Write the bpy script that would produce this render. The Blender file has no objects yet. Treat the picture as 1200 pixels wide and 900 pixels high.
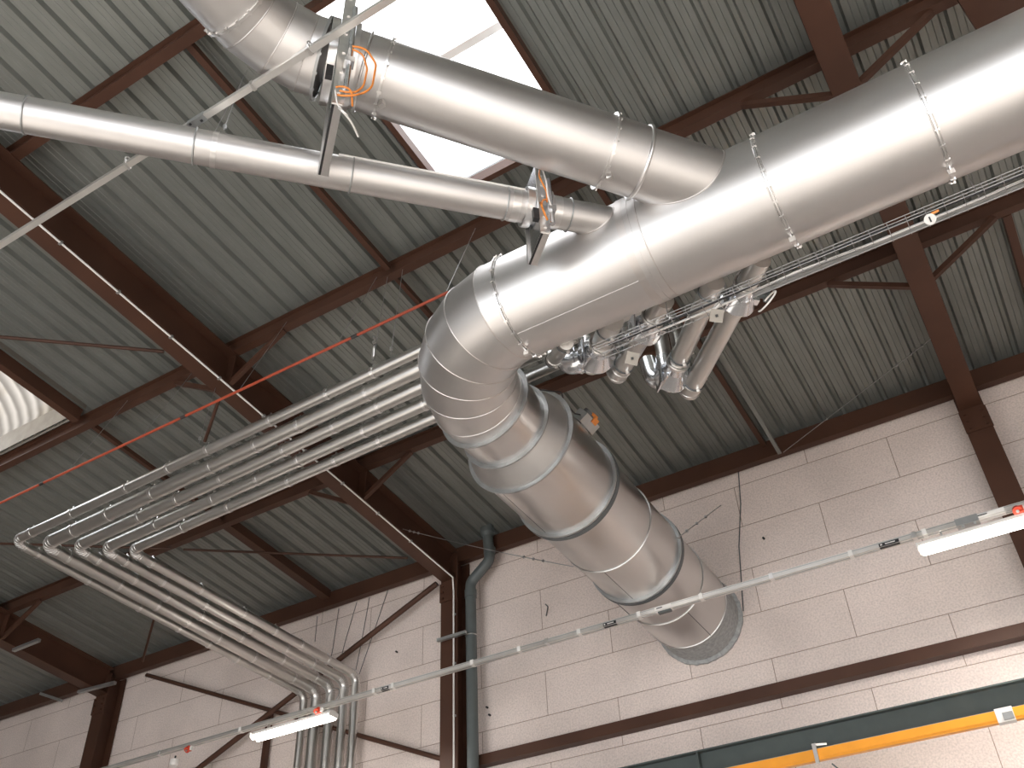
import bpy, math, random
from mathutils import Vector, Matrix
random.seed(7)
C = bpy.context.scene.collection
ZC = 1.6                      # eye height; all heights below are measured from the eye, ZC lifts them to the floor
F = 1119.0
# ------------------------------------------------------------------ camera
Vv = Vector((-70, -1380, 1119)).normalized()
Xv = Vector((2500, -1034, -1119)); Xv = (Xv - Vv * Xv.dot(Vv)).normalized()
Yv = Vv.cross(Xv)
cam_d = bpy.data.cameras.new('camera'); cam = bpy.data.objects.new('camera', cam_d); C.objects.link(cam)
cam_d.sensor_width = 36; cam_d.lens = F / 1200 * 36; cam_d.clip_start = 0.05; cam_d.clip_end = 300
right = Vector((Xv[0], Yv[0], Vv[0])); up_ = -Vector((Xv[1], Yv[1], Vv[1])); back = -Vector((Xv[2], Yv[2], Vv[2]))
m = Matrix((right, up_, back)).transposed().to_4x4(); m.translation = (0, 0, ZC)
cam.matrix_world = m
bpy.context.scene.camera = cam

D = 9.0; SL = 0.103
def at(u, v, x=None, y=None, z=None, roof=None):
    """surveying helper: the point of a known plane (wall, roof, rafter side) sighted along one bearing"""
    p = Vector((u - 600, v - 450, F)); r = Vector((p.dot(Xv), p.dot(Yv), p.dot(Vv)))
    if x is not None: return r * (x / r.x)
    if y is not None: return r * (y / r.y)
    if z is not None: return r * (z / r.z)
    return r * ((roof + SL * D) / (r.z + SL * r.y))
def rz(y, b): return b + SL * (D - y)       # height of a roof-parallel plane at distance y
def V(*a): return Vector(a)

# ------------------------------------------------------------------ materials
def mat(name, col, rough=0.5, metal=0.0, var=0.0, vscale=8.0, bump=0.0, bscale=60.0, stretch=None, spec=None, col2=None, rvar=0.0):
    M = bpy.data.materials.new(name); M.use_nodes = True
    nt = M.node_tree; b = nt.nodes['Principled BSDF']
    b.inputs['Base Color'].default_value = (*col, 1); b.inputs['Roughness'].default_value = rough
    b.inputs['Metallic'].default_value = metal
    if spec is not None: b.inputs['Specular IOR Level'].default_value = spec
    if var or bump or rvar:
        tc = nt.nodes.new('ShaderNodeTexCoord'); mp = nt.nodes.new('ShaderNodeMapping')
        nt.links.new(tc.outputs['Object'], mp.inputs[0])
        if stretch: mp.inputs['Scale'].default_value = stretch
    if var:
        n = nt.nodes.new('ShaderNodeTexNoise'); n.inputs['Scale'].default_value = vscale; n.inputs['Detail'].default_value = 5
        r = nt.nodes.new('ShaderNodeValToRGB')
        c2 = col2 or tuple(max(0, c * (1 - var)) for c in col); c1 = tuple(min(1, c * (1 + var)) for c in col)
        r.color_ramp.elements[0].position = .3; r.color_ramp.elements[1].position = .7
        r.color_ramp.elements[0].color = (*c2, 1); r.color_ramp.elements[1].color = (*c1, 1)
        nt.links.new(mp.outputs[0], n.inputs[0]); nt.links.new(n.outputs[0], r.inputs[0]); nt.links.new(r.outputs[0], b.inputs['Base Color'])
    if rvar:
        n3 = nt.nodes.new('ShaderNodeTexNoise'); n3.inputs['Scale'].default_value = 3.0; n3.inputs['Detail'].default_value = 6
        mr = nt.nodes.new('ShaderNodeMapRange'); mr.inputs['To Min'].default_value = rough - rvar; mr.inputs['To Max'].default_value = rough + rvar
        nt.links.new(mp.outputs[0], n3.inputs[0]); nt.links.new(n3.outputs[0], mr.inputs[0]); nt.links.new(mr.outputs[0], b.inputs['Roughness'])
    if bump:
        n2 = nt.nodes.new('ShaderNodeTexNoise'); n2.inputs['Scale'].default_value = bscale; n2.inputs['Detail'].default_value = 3
        bp = nt.nodes.new('ShaderNodeBump'); bp.inputs['Strength'].default_value = bump; bp.inputs['Distance'].default_value = 0.01
        nt.links.new(mp.outputs[0], n2.inputs[0]); nt.links.new(n2.outputs[0], bp.inputs['Height']); nt.links.new(bp.outputs[0], b.inputs['Normal'])
    return M
M = {}
M['duct'] = mat('galvanised_duct', (.665, .65, .64), .42, 1.0, var=.04, vscale=2.5, rvar=.03, bump=.015, bscale=5)
M['duct_dark'] = mat('galvanised_silencer', (.62, .61, .60), .30, 1.0, var=.02, vscale=1.5)
M['zinc'] = mat('bright_zinc', (.78, .77, .76), .3, 1.0, var=.06, vscale=20)
M['pipe'] = mat('galvanised_pipe', (.64, .63, .61), .33, 1.0, var=.04, vscale=4, rvar=.02)
M['shiny'] = mat('new_sheet_metal', (.72, .74, .77), .2, 1.0, var=.06, vscale=8, rvar=.05)
M['seam'] = mat('duct_seam', (.66, .63, .61), .42, 1.0, var=.05)
M['gasket'] = mat('dark_gasket', (.10, .11, .115), .5)
M['deck'] = mat('roof_deck_steel', (.245, .255, .238), .42, .6, var=.08, vscale=3, stretch=(6, 1, 1), bump=.02, bscale=20)
M['brown'] = mat('brown_steel_paint', (.070, .031, .019), .5, 0, var=.14, vscale=2.2, spec=.3)
M['grey_pvc'] = mat('dark_grey_plastic', (.10, .115, .115), .45, 0, var=.05)
M['grey_steel'] = mat('grey_plated_steel', (.42, .43, .43), .4, .8, var=.08)
M['white_paint'] = mat('white_paint', (.78, .75, .72), .5, 0, var=.04)
M['track'] = mat('off_white_track', (.66, .64, .61), .36, .7, var=.05)
M['white'] = mat('white_plastic', (.8, .78, .75), .4)
M['black'] = mat('black_plastic', (.02, .02, .022), .45)
M['orange'] = mat('orange_cable', (.80, .27, .05), .45)
M['red'] = mat('red_plastic', (.62, .07, .035), .4)
M['redpipe'] = mat('red_painted_pipe', (.36, .06, .025), .45, 0, var=.1, vscale=6)
M['crane'] = mat('dark_green_grey_steel', (.065, .082, .08), .45, 0, var=.08)
M['yellow'] = mat('yellow_rail', (.88, .36, .03), .35, 0, var=.04)
M['copper_label'] = mat('label_print', (.03, .03, .035), .5)
M['foam'] = mat('grey_sealant', (.36, .37, .37), .8, 0, var=.2, vscale=30, bump=.2, bscale=40)
M['cloth_floor'] = mat('pale_concrete_floor', (.50, .48, .46), .6, 0, var=.12, vscale=1.2)
M['wall_plain'] = mat('plain_wall', (.55, .50, .46), .8, 0, var=.06)
M['curb'] = mat('weathered_curb_board', (.34, .31, .27), .7, 0, var=.1)
M['wire'] = mat('steel_wire', (.40, .40, .40), .4, .9)
# the tube is a lamp: it gives off light
T = bpy.data.materials.new('lit_tube'); T.use_nodes = True; nt = T.node_tree; nt.nodes.clear()
o_ = nt.nodes.new('ShaderNodeOutputMaterial'); e_ = nt.nodes.new('ShaderNodeEmission')
e_.inputs[0].default_value = (1, .93, .84, 1); e_.inputs[1].default_value = 13; nt.links.new(e_.outputs[0], o_.inputs[0]); M['tube'] = T
# opal glazing: daylight passes through it diffusely
G = bpy.data.materials.new('opal_glazing'); G.use_nodes = True; nt = G.node_tree; nt.nodes.clear()
o_ = nt.nodes.new('ShaderNodeOutputMaterial'); a_ = nt.nodes.new('ShaderNodeBsdfTranslucent'); d_ = nt.nodes.new('ShaderNodeBsdfDiffuse'); mx = nt.nodes.new('ShaderNodeMixShader')
a_.inputs[0].default_value = (.95, .95, .97, 1); d_.inputs[0].default_value = (.9, .9, .9, 1); mx.inputs[0].default_value = .25
nt.links.new(a_.outputs[0], mx.inputs[1]); nt.links.new(d_.outputs[0], mx.inputs[2]); nt.links.new(mx.outputs[0], o_.inputs[0]); M['opal'] = G
# weathered translucent sheet of the second rooflight
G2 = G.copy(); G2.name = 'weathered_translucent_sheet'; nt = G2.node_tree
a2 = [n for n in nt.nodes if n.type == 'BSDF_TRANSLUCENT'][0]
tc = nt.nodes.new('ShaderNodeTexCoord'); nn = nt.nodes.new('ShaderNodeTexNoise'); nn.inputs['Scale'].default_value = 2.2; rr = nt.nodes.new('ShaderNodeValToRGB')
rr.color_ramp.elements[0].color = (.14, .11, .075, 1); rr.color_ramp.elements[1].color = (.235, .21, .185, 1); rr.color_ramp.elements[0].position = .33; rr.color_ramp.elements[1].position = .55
nt.links.new(tc.outputs['Object'], nn.inputs[0]); nt.links.new(nn.outputs[0], rr.inputs[0]); # rib light and shade painted into the sheet colour as stripes
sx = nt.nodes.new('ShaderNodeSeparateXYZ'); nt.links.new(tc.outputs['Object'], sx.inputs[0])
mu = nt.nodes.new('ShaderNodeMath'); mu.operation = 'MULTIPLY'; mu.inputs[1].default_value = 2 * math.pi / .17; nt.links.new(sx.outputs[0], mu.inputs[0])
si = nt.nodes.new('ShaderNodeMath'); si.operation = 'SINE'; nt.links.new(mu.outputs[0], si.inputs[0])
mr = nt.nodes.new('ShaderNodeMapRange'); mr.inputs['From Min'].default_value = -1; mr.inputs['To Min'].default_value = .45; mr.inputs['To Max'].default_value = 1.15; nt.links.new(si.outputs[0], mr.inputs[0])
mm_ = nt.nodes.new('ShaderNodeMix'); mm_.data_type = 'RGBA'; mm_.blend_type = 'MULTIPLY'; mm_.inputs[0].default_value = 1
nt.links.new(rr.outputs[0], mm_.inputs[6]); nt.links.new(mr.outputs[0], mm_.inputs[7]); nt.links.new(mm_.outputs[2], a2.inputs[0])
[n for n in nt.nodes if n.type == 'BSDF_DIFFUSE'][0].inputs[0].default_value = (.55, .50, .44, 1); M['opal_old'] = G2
# block wall
W = bpy.data.materials.new('aerated_block_wall'); W.use_nodes = True; nt = W.node_tree; b = nt.nodes['Principled BSDF']
L = nt.links.new; N = nt.nodes.new
tc = N('ShaderNodeTexCoord'); sp = N('ShaderNodeSeparateXYZ'); L(tc.outputs['Object'], sp.inputs[0])
ax = N('ShaderNodeMath'); ax.operation = 'ADD'; ax.inputs[1].default_value = 0.667 + 1.672 * 30.5; L(sp.outputs[0], ax.inputs[0])
az = N('ShaderNodeMath'); az.operation = 'ADD'; az.inputs[1].default_value = -ZC - 3.185 + .4925 * 20; L(sp.outputs[2], az.inputs[0])
cb = N('ShaderNodeCombineXYZ'); L(ax.outputs[0], cb.inputs[0]); L(az.outputs[0], cb.inputs[1])
br = N('ShaderNodeTexBrick'); L(cb.outputs[0], br.inputs['Vector'])
br.offset = .5; br.offset_frequency = 2; br.squash = 1
br.inputs['Scale'].default_value = 1; br.inputs['Mortar Size'].default_value = .0045; br.inputs['Mortar Smooth'].default_value = .25
br.inputs['Bias'].default_value = 0; br.inputs['Brick Width'].default_value = 1.672; br.inputs['Row Height'].default_value = .4925
br.inputs['Color1'].default_value = (.80, .695, .645, 1); br.inputs['Color2'].default_value = (.765, .66, .61, 1); br.inputs['Mortar'].default_value = (.40, .30, .25, 1)
n1 = N('ShaderNodeTexNoise'); n1.inputs['Scale'].default_value = 1.1; n1.inputs['Detail'].default_value = 6; L(tc.outputs['Object'], n1.inputs[0])
n2 = N('ShaderNodeTexNoise'); n2.inputs['Scale'].default_value = 55; n2.inputs['Detail'].default_value = 5; L(tc.outputs['Object'], n2.inputs[0])
n3 = N('ShaderNodeTexVoronoi'); n3.inputs['Scale'].default_value = 14; L(tc.outputs['Object'], n3.inputs['Vector'])
def rampnode(src, p0, c0, p1, c1):
    r = N('ShaderNodeValToRGB'); e = r.color_ramp.elements; e[0].position = p0; e[1].position = p1
    e[0].color = (c0, c0, c0, 1); e[1].color = (c1, c1, c1, 1); L(src, r.inputs[0]); return r.outputs[0]
cur = br.outputs['Color']
for s in (rampnode(n1.outputs[0], .3, .88, .7, 1.08), rampnode(n2.outputs[0], .36, .86, .60, 1.04), rampnode(n3.outputs['Distance'], .05, .86, .12, 1.0)):
    mm = N('ShaderNodeMix'); mm.data_type = 'RGBA'; mm.blend_type = 'MULTIPLY'; mm.inputs[0].default_value = 1
    L(cur, mm.inputs[6]); L(s, mm.inputs[7]); cur = mm.outputs[2]
L(cur, b.inputs['Base Color']); b.inputs['Roughness'].default_value = .9; b.inputs['Specular IOR Level'].default_value = .15
bp = N('ShaderNodeBump'); bp.inputs['Strength'].default_value = .35; bp.inputs['Distance'].default_value = .01
L(n2.outputs[0], bp.inputs['Height']); bp2 = N('ShaderNodeBump'); bp2.invert = True; bp2.inputs['Strength'].default_value = .6; bp2.inputs['Distance'].default_value = .01
L(br.outputs['Fac'], bp2.inputs['Height']); L(bp.outputs[0], bp2.inputs['Normal']); L(bp2.outputs[0], b.inputs['Normal'])
M['wall'] = W

# ------------------------------------------------------------------ mesh builder
def frame(d, up=None):
    d = d.normalized()
    u = Vector(up) if up is not None else Vector((0, 0, 1))
    if abs(d.dot(u.normalized())) > .98: u = Vector((0, 1, 0)) if abs(d.y) < .9 else Vector((1, 0, 0))
    s = d.cross(u).normalized(); u = s.cross(d).normalized()
    return s, u
class MB:
    def __init__(self): self.v = []; self.f = []; self.s = []
    def add(self, vs, fs, smooth=False):
        o = len(self.v); self.v += [Vector(p) for p in vs]
        for f in fs: self.f.append([i + o for i in f]); self.s.append(smooth)
        return self
    def box(self, c, sx, sy, sz, ax=None):
        a, b_, c_ = ax or (V(1, 0, 0), V(0, 1, 0), V(0, 0, 1)); c = Vector(c)
        vs = [c + a * (i * sx / 2) + b_ * (j * sy / 2) + c_ * (k * sz / 2) for i in (-1, 1) for j in (-1, 1) for k in (-1, 1)]
        return self.add(vs, [(0, 1, 3, 2), (4, 6, 7, 5), (0, 4, 5, 1), (2, 3, 7, 6), (0, 2, 6, 4), (1, 5, 7, 3)])
    def bar(self, p0, p1, w, h, up=None):
        p0 = Vector(p0); p1 = Vector(p1); s, u = frame(p1 - p0, up)
        return self.box((p0 + p1) / 2, (p1 - p0).length, w, h, ((p1 - p0).normalized(), s, u))
    def prof(self, p0, p1, poly, up=None):
        p0 = Vector(p0); p1 = Vector(p1); s, u = frame(p1 - p0, up); n = len(poly)
        vs = [p + s * a + u * b_ for p in (p0, p1) for a, b_ in poly]
        fs = [(i, (i + 1) % n, n + (i + 1) % n, n + i) for i in range(n)] + [tuple(range(n - 1, -1, -1)), tuple(range(n, 2 * n))]
        return self.add(vs, fs)
    def tube(self, pts, r, n=16, cap=True, smooth=True):
        pts = [Vector(p) for p in pts]; k = len(pts); rs = r if isinstance(r, (list, tuple)) else [r] * k
        d = (pts[1] - pts[0]).normalized(); s, u = frame(d); vs = []
        for i, p in enumerate(pts):
            a = (pts[i] - pts[i - 1]).normalized() if i else None; c = (pts[i + 1] - pts[i]).normalized() if i < k - 1 else None
            t = a if c is None else c if a is None else ((a + c).normalized() if (a + c).length > 1e-6 else c)
            s = (s - t * s.dot(t)).normalized(); u = s.cross(t).normalized()
            vs += [p + (s * math.cos(q) + u * math.sin(q)) * rs[i] for q in (2 * math.pi * j / n for j in range(n))]
        fs = [(i * n + j, i * n + (j + 1) % n, (i + 1) * n + (j + 1) % n, (i + 1) * n + j) for i in range(k - 1) for j in range(n)]
        self.add(vs, fs, smooth)
        if cap: self.add(vs[:n], [tuple(range(n))]); self.add(vs[-n:], [tuple(range(n - 1, -1, -1))])
        return self
    def lathe(self, p0, d, prof, n=48, smooth=True):
        """prof: (distance along axis, radius); each facet pair keeps its own rings so edges stay crisp"""
        p0 = Vector(p0); d = Vector(d).normalized(); s, u = frame(d)
        for (a, ra), (b_, rb) in zip(prof, prof[1:]):
            vs = [p0 + d * h + (s * math.cos(q) + u * math.sin(q)) * r for h, r in ((a, ra), (b_, rb)) for q in (2 * math.pi * j / n for j in range(n))]
            self.add(vs, [(j, (j + 1) % n, n + (j + 1) % n, n + j) for j in range(n)], smooth)
        return self
    def ring(self, c, d, R, w, t, n=48):
        """flat band: outer radius R+t, inner R, width w along axis"""
        return self.lathe(Vector(c) - Vector(d).normalized() * w / 2, d, [(0, R), (0, R + t), (w, R + t), (w, R)], n)
    def torus(self, c, d, R, r, n=40, k=8, a0=0, a1=2 * math.pi, squash=None):
        c = Vector(c); d = Vector(d).normalized(); s, u = frame(d); closed = abs(a1 - a0 - 2 * math.pi) < 1e-6
        vs = []; cnt = n if closed else n + 1
        for i in range(cnt):
            q = a0 + (a1 - a0) * i / n; e = s * math.cos(q) + u * math.sin(q)
            for j in range(k):
                w = 2 * math.pi * j / k; vs.append(c + e * (R + r * math.cos(w)) + d * r * math.sin(w))
        fs = [(i * k + j, i * k + (j + 1) % k, ((i + 1) % cnt) * k + (j + 1) % k, ((i + 1) % cnt) * k + j) for i in range(n if closed else cnt - 1) for j in range(k)]
        return self.add(vs, fs, True)
    def bolts(self, c, d, R, num, size, ph=0.0):
        c = Vector(c); d = Vector(d).normalized(); s, u = frame(d)
        for i in range(num):
            q = 2 * math.pi * (i + ph) / num; e = s * math.cos(q) + u * math.sin(q); t = d.cross(e)
            self.box(c + e * R, size * 2.6, size, size, (d, e, t))
            self.box(c + e * R + d * size * 1.3, size * .8, size * 1.7, size * 1.7, (d, e, t))
        return self
    def build(self, name, m_, parent=None):
        me = bpy.data.meshes.new(name); ob = bpy.data.objects.new(name, me); C.objects.link(ob)
        if parent is not None:
            org = Vector(parent['_o']); ob.parent = parent
        else:
            lo = Vector([min(p[i] for p in self.v) for i in range(3)]); hi = Vector([max(p[i] for p in self.v) for i in range(3)])
            org = Vector(((lo.x + hi.x) / 2, (lo.y + hi.y) / 2, lo.z)); ob.location = org + V(0, 0, ZC)
            if m_ is M['wall']: org = Vector((0, 0, -ZC)); ob.location = (0, 0, 0)
        ob['_o'] = list(org)
        me.from_pydata([tuple(p - org) for p in self.v], [], self.f); me.polygons.foreach_set('use_smooth', self.s)
        me.materials.append(m_); me.update()
        import bmesh
        bm = bmesh.new(); bm.from_mesh(me); bmesh.ops.recalc_face_normals(bm, faces=bm.faces); bm.to_mesh(me); bm.free()
        return ob
def tag(o, label, cat, group=None, kind=None):
    o['label'] = label
    if cat: o['category'] = cat
    if group: o['group'] = group
    if kind: o['kind'] = kind
    return o
def thing(name, label, cat, loc, group=None):
    o = bpy.data.objects.new(name, None); C.objects.link(o); o.empty_display_size = .1
    o.location = Vector(loc) + V(0, 0, ZC); o['_o'] = list(loc)
    return tag(o, label, cat, group)
def struct(ob): ob['kind'] = 'structure'; return ob
def fillet(pts, R, n=8):
    pts = [Vector(p) for p in pts]; out = [pts[0]]
    for i in range(1, len(pts) - 1):
        a, p, b_ = pts[i - 1], pts[i], pts[i + 1]; d0 = (p - a).normalized(); d1 = (b_ - p).normalized()
        ang = d0.angle(d1); T_ = R * math.tan(ang / 2); T_ = min(T_, (p - a).length * .9, (b_ - p).length * .9); Rr = T_ / math.tan(ang / 2)
        nrm = (d1 - d0 * d1.dot(d0)).normalized(); cen = p - d0 * T_ + nrm * Rr
        for j in range(n + 1):
            q = ang * j / n; out.append(cen - nrm * Rr * math.cos(q) + d0 * Rr * math.sin(q))
    out.append(pts[-1]); return out
def ipoly(w, h, tf, tw):       # I section, origin at bottom centre
    return [(-w/2, 0), (w/2, 0), (w/2, tf), (tw/2, tf), (tw/2, h-tf), (w/2, h-tf), (w/2, h), (-w/2, h), (-w/2, h-tf), (-tw/2, h-tf), (-tw/2, tf), (-w/2, tf)]

# ------------------------------------------------------------------ the room
XL, XR, YF = -20.0, 10.0, -7.0
struct(MB().box((-5, 1, -1.6 - .05), 30.2, 16.6, .1).build('floor', M['cloth_floor']))
struct(MB().box((-5, D + .12, (-1.6 + 5.98) / 2), 30, .24, 7.58).build('wall_back', M['wall']))
# side walls and front wall (behind the photographer) with openings added and sized for the light they admit
for nm, x in (('wall_left', XL), ('wall_right', XR)):
    struct(MB().prof((x - .1, 0, 0), (x + .1, 0, 0), [(-D, -1.6), (-YF, -1.6), (-YF, rz(YF, 6.0)), (-D, 6.0)], up=(0, 0, 1)).build(nm, M['wall_plain']))
wf = MB(); zt = rz(YF, 6.0)
ops = [(-9.5, -2), (0, 8.5)]; z0, z1 = -1.58, 3.0
wf.box((-5, YF, (z1 + zt) / 2), 30, .2, zt - z1)
xs = [XL] + [v for o in ops for v in o] + [XR]
for i in range(0, len(xs), 2): wf.box(((xs[i] + xs[i+1]) / 2, YF, (-1.6 + z1) / 2), xs[i+1] - xs[i], .2, z1 + 1.6)
struct(wf.build('wall_front', M['wall_plain']))

# corrugated roof deck, ribs run down the slope, with the rooflight openings left out
SKY1 = (-3.04, -1.80, 2.55, 4.42); SKY2 = (-10.0, -8.05, 2.2, 4.72)
PER = .218; DK = 6.03
shape = [(0, 0), (.046, 0), (.050, .004), (.054, 0), (.098, 0), (.102, .004), (.106, 0), (.148, 0), (.167, .040), (.199, .040), (.218, 0)]
dk = MB(); x = -1.63 - .184 - PER * 84
def deck_strip(x0, x1, ya, yb):
    nn = 3
    for (a, za), (b_, zb) in zip(shape, shape[1:]):
        xa, xb = x + a, x + b_
        if xb <= x0 + 1e-6 or xa >= x1 - 1e-6: continue
        dk.add([(xa, ya, rz(ya, DK) + za), (xb, ya, rz(ya, DK) + zb), (xb, yb, rz(yb, DK) + zb), (xa, yb, rz(yb, DK) + za)], [(0, 1, 2, 3)])
while x < XR:
    cuts = None
    for s in (SKY1, SKY2):
        if x + PER * .5 > s[0] and x + PER * .5 < s[1]: cuts = s
    if cuts is None: deck_strip(-99, 99, YF - .2, D + .2)
    else: deck_strip(-99, 99, YF - .2, cuts[2]); deck_strip(-99, 99, cuts[3], D + .2)
    x += PER
struct(dk.build('ceiling', M['deck']))

# ------------------------------------------------------------------ steel frame
RX = (-12.05, -5.93, .18)
where = ('at the far left, above the corner of the pipe run', 'crossing the left half of the roof', 'right of the big duct')
fr = [('brown rafter at the far left, ending above the leftmost column', 'brown column at the lower left, beside the first wall bay'),
      ('long brown rafter crossing the left half, with a white conduit clipped under it', 'brown column beside the dark grey downpipe'),
      ('brown rafter passing behind the right end of the large duct', 'brown column at the right edge, above the lit batten')]
for X0, (lr, lc) in zip(RX, fr):
    r_ = thing('roof_rafter', lr, 'beam', (X0, 8.6, 5.45), 'roof rafters')
    a = V(X0, YF + .2, rz(YF + .2, 5.45)); b_ = V(X0, 8.70, rz(8.70, 5.45))
    MB().prof(a, b_, ipoly(.205, .40, .016, .012), up=(0, 0, 1)).build('beam', M['brown'], r_)
    for yy in (4.82, 6.91):
        for s in (-1, 1): MB().box((X0 + s * .053, yy, rz(yy, 5.65)), .09, .012, .367).build('stiffener', M['brown'], r_)
    c_ = thing('steel_column', lc, 'column', (X0, 8.65, -1.6), 'wall columns')
    MB().prof((X0, 8.84, -1.6), (X0, 8.84, 5.785), [(p[0], p[1] - .14) for p in ipoly(.235, .28, .018, .012)], up=(0, 1, 0)).build('shaft', M['brown'], c_)
    MB().box((X0, 8.70 - .009, 5.33), .25, .018, .24).build('end_plate', M['brown'], c_)
    for s in (-1, 1):
        for z in (5.25, 5.33, 5.41): MB().box((X0 + s * .08, 8.672, z), .025, .02, .025).build('bolt', M['brown'], c_)
PUR = [(2.22, 'brown purlin nearest the camera, crossing the top left corner'), (4.82, 'brown purlin along the lower edge of both rooflights'),
       (6.91, 'brown purlin passing behind the duct elbow and dampers')]
for y, lab in PUR:
    tag(MB().prof((XL, y, rz(y, 5.86)), (XR, y, rz(y, 5.86)), ipoly(.085, .165, .009, .008), up=(0, 0, 1)).build('roof_purlin', M['brown']), lab, 'beam', 'roof purlins')
tag(MB().prof((XL, 8.9, 5.79), (XR, 8.9, 5.79), [(-.05, 0), (.045, 0), (.045, .2), (-.05, .2), (-.05, .19), (.035, .19), (.035, .01), (-.05, .01)], up=(0, 0, 1)).build('eave_beam', M['brown']),
    'brown eave beam lying along the top of the block wall', 'beam')
tag(MB().bar((-5.80, 8.93, 3.335), (8, 8.93, 3.335), .12, .11).build('wall_girt', M['brown']), 'brown horizontal girt on the block wall at the lower right', 'beam')
# rooflight trimmers and anti-sag bars between the purlins
def trimmer(p, q, w, h, lab, nm='roof_trimmer', cat='beam', g=None):
    return tag(MB().bar(p, q, w, h).build(nm, M['brown']), lab, cat, g)
def slopebar(X0, ya, yb, w, h, base, lab, **k): return trimmer((X0, ya, rz(ya, base) + h / 2), (X0, yb, rz(yb, base) + h / 2), w, h, lab, **k)
slopebar(-3.93, 2.27, 4.77, .055, .06, 5.90, 'thin brown bar under the deck left of the bright rooflight', nm='sag_bar')
slopebar(-3.93, 4.87, 6.86, .04, .06, 5.90, 'thin brown bar under the deck above the pipe hanger turnbuckle', nm='sag_bar')
slopebar(-1.87, 6.96, 8.84, .05, .05, 5.90, 'thin dark bar under the deck between dampers and wall', nm='sag_bar')
slopebar(-1.87, 4.87, 6.86, .05, .05, 5.90, 'thin dark bar under the deck behind the branch pipes', nm='sag_bar')
slopebar(-8.0, 4.87, 6.86, .05, .05, 5.90, 'thin dark bar under the deck below the weathered rooflight', nm='sag_bar')
slopebar(-8.0, 6.96, 8.84, .12, .12, 5.87, 'wide brown trimmer under the deck behind the pipe run', nm='roof_trimmer')
slopebar(1.0, 6.96, 8.84, .07, .10, 5.86, 'brown trimmer under the deck at the right edge', nm='roof_trimmer')
slopebar(1.22, 2.27, 4.77, .10, .13, 5.88, 'brown trimmer in the top right corner', nm='roof_trimmer')
tag(MB().bar((1.42, 2.3, rz(2.3, 5.90)), (1.42, 4.7, rz(4.7, 5.90)), .09, .05).build('cable_duct', M['white_paint']), 'pale trunking running down the roof in the top right corner', 'trunking')
tag(MB().box((1.28, 4.62, 6.04), .5, .03, .85).build('steel_panel', M['brown']), 'dark brown steel panel hanging above the right end of the large duct', 'panel')
# thin galvanised strip channel at the eave
a = at(862, 455, roof=5.93); b_ = at(914, 532, y=8.80)
tag(MB().prof((-1.72, 7.0, rz(7.0, 5.87)), (b_.x, b_.y, b_.z), [(-.02, 0), (.02, 0), (.02, .03), (.012, .03), (.012, .008), (-.012, .008), (-.012, .03), (-.02, .03)]).build('strip_channel', M['deck']),
    'grey strip channel running down the deck to the eave beam', 'channel')

def knee(pu, pl, lab, r=.022):
    s = MB().bar(pu, pl, .045, .045); return tag(s.build('knee_brace', M['brown']), lab, 'brace', 'purlin knee braces')
def kneepair(X0, y, labs):
    for s, lab in zip((-1, 1), labs):
        if lab: knee((X0 + s * .72, y, rz(y, 5.85)), (X0 + s * .085, y, rz(y, 5.475)), lab)
kneepair(RX[1], 4.82, ('brown knee brace left of the long rafter, upper purlin', 'brown knee brace right of the long rafter, upper purlin'))
kneepair(RX[1], 6.91, ('brown knee brace hidden by pipes left of the long rafter', 'brown knee brace below the long pipes, right of the rafter'))
kneepair(RX[2], 4.82, ('brown knee brace left of the right-hand rafter, above the large duct', 'brown knee brace right of the right-hand rafter, above the large duct'))
kneepair(RX[2], 6.91, ('brown knee brace left of the right-hand rafter, below the cable tray', 'brown knee brace right of the right-hand rafter, below the cable tray'))
kneepair(RX[0], 6.91, (None, 'brown knee brace at the far left rafter'))

# roof-plane bracing rods
def rod(p, q, r, lab, m_='brown', nm='bracing_rod', cat='rod', g=None): return tag(MB().tube([p, q], r, 8).build(nm, M[m_]), lab, cat, g)
rod(at(-20, 393, roof=5.80), at(192, 412, roof=5.80), .018, 'dark bracing rod crossing the deck beside the weathered rooflight')
rod(at(0, 637, roof=5.82), at(200, 643, roof=5.82), .016, 'dark bracing rod behind the pipe bends')
rod(at(215, 644, roof=5.82), at(478, 654, roof=5.82), .016, 'dark bracing rod left of the middle column head')
rod(at(256, 470, roof=5.44), at(240, 517, roof=5.30), .018, 'short brown strut hanging from the long rafter behind the pipes', nm='short_strut', cat='strut')
rod(at(180, 727, roof=5.80), at(167, 775, y=8.6), .018, 'brown strut above the far left column head', nm='short_strut', cat='strut')
# wall bracing of the left bay
rod(at(512, 684, y=8.8), at(228, 904, y=8.8), .035, 'brown diagonal brace rising to the middle column head', nm='wall_brace', cat='brace')
rod(at(172, 791, y=8.86), at(520, 890, y=8.86), .028, 'brown brace falling from the far left column towards the middle column', nm='wall_brace', cat='brace')
p = at(317, 832, y=8.93)
tag(MB().box((p.x, 8.93, (p.z - 1.6) / 2), .07, .06, p.z + 1.6).build('brace_post', M['brown']), 'brown vertical post under the crossing of the wall braces', 'post')
for (u, v), (u2, v2), lab in (((47, 715), (8, 735), None), ((118, 735), (108, 738), None)): pass
for (u0, v0), (u1, v1), lab in (((16, 762), (46, 750), 'short grey channel under the far left rafter'), ((92, 811), (135, 800), 'short grey channel beside the far left column head'),
                                ((48, 813), (72, 821), 'short grey channel end on the far left eave')):
    qa, qb = (at(u0, v0, roof=5.425), at(u1, v1, roof=5.425)) if 'eave' not in lab else (at(u0, v0, y=8.82), at(u1, v1, y=8.82))
    tag(MB().bar(qa, qb, .05, .04).build('short_channel', M['grey_steel']), lab, 'channel')

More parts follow.
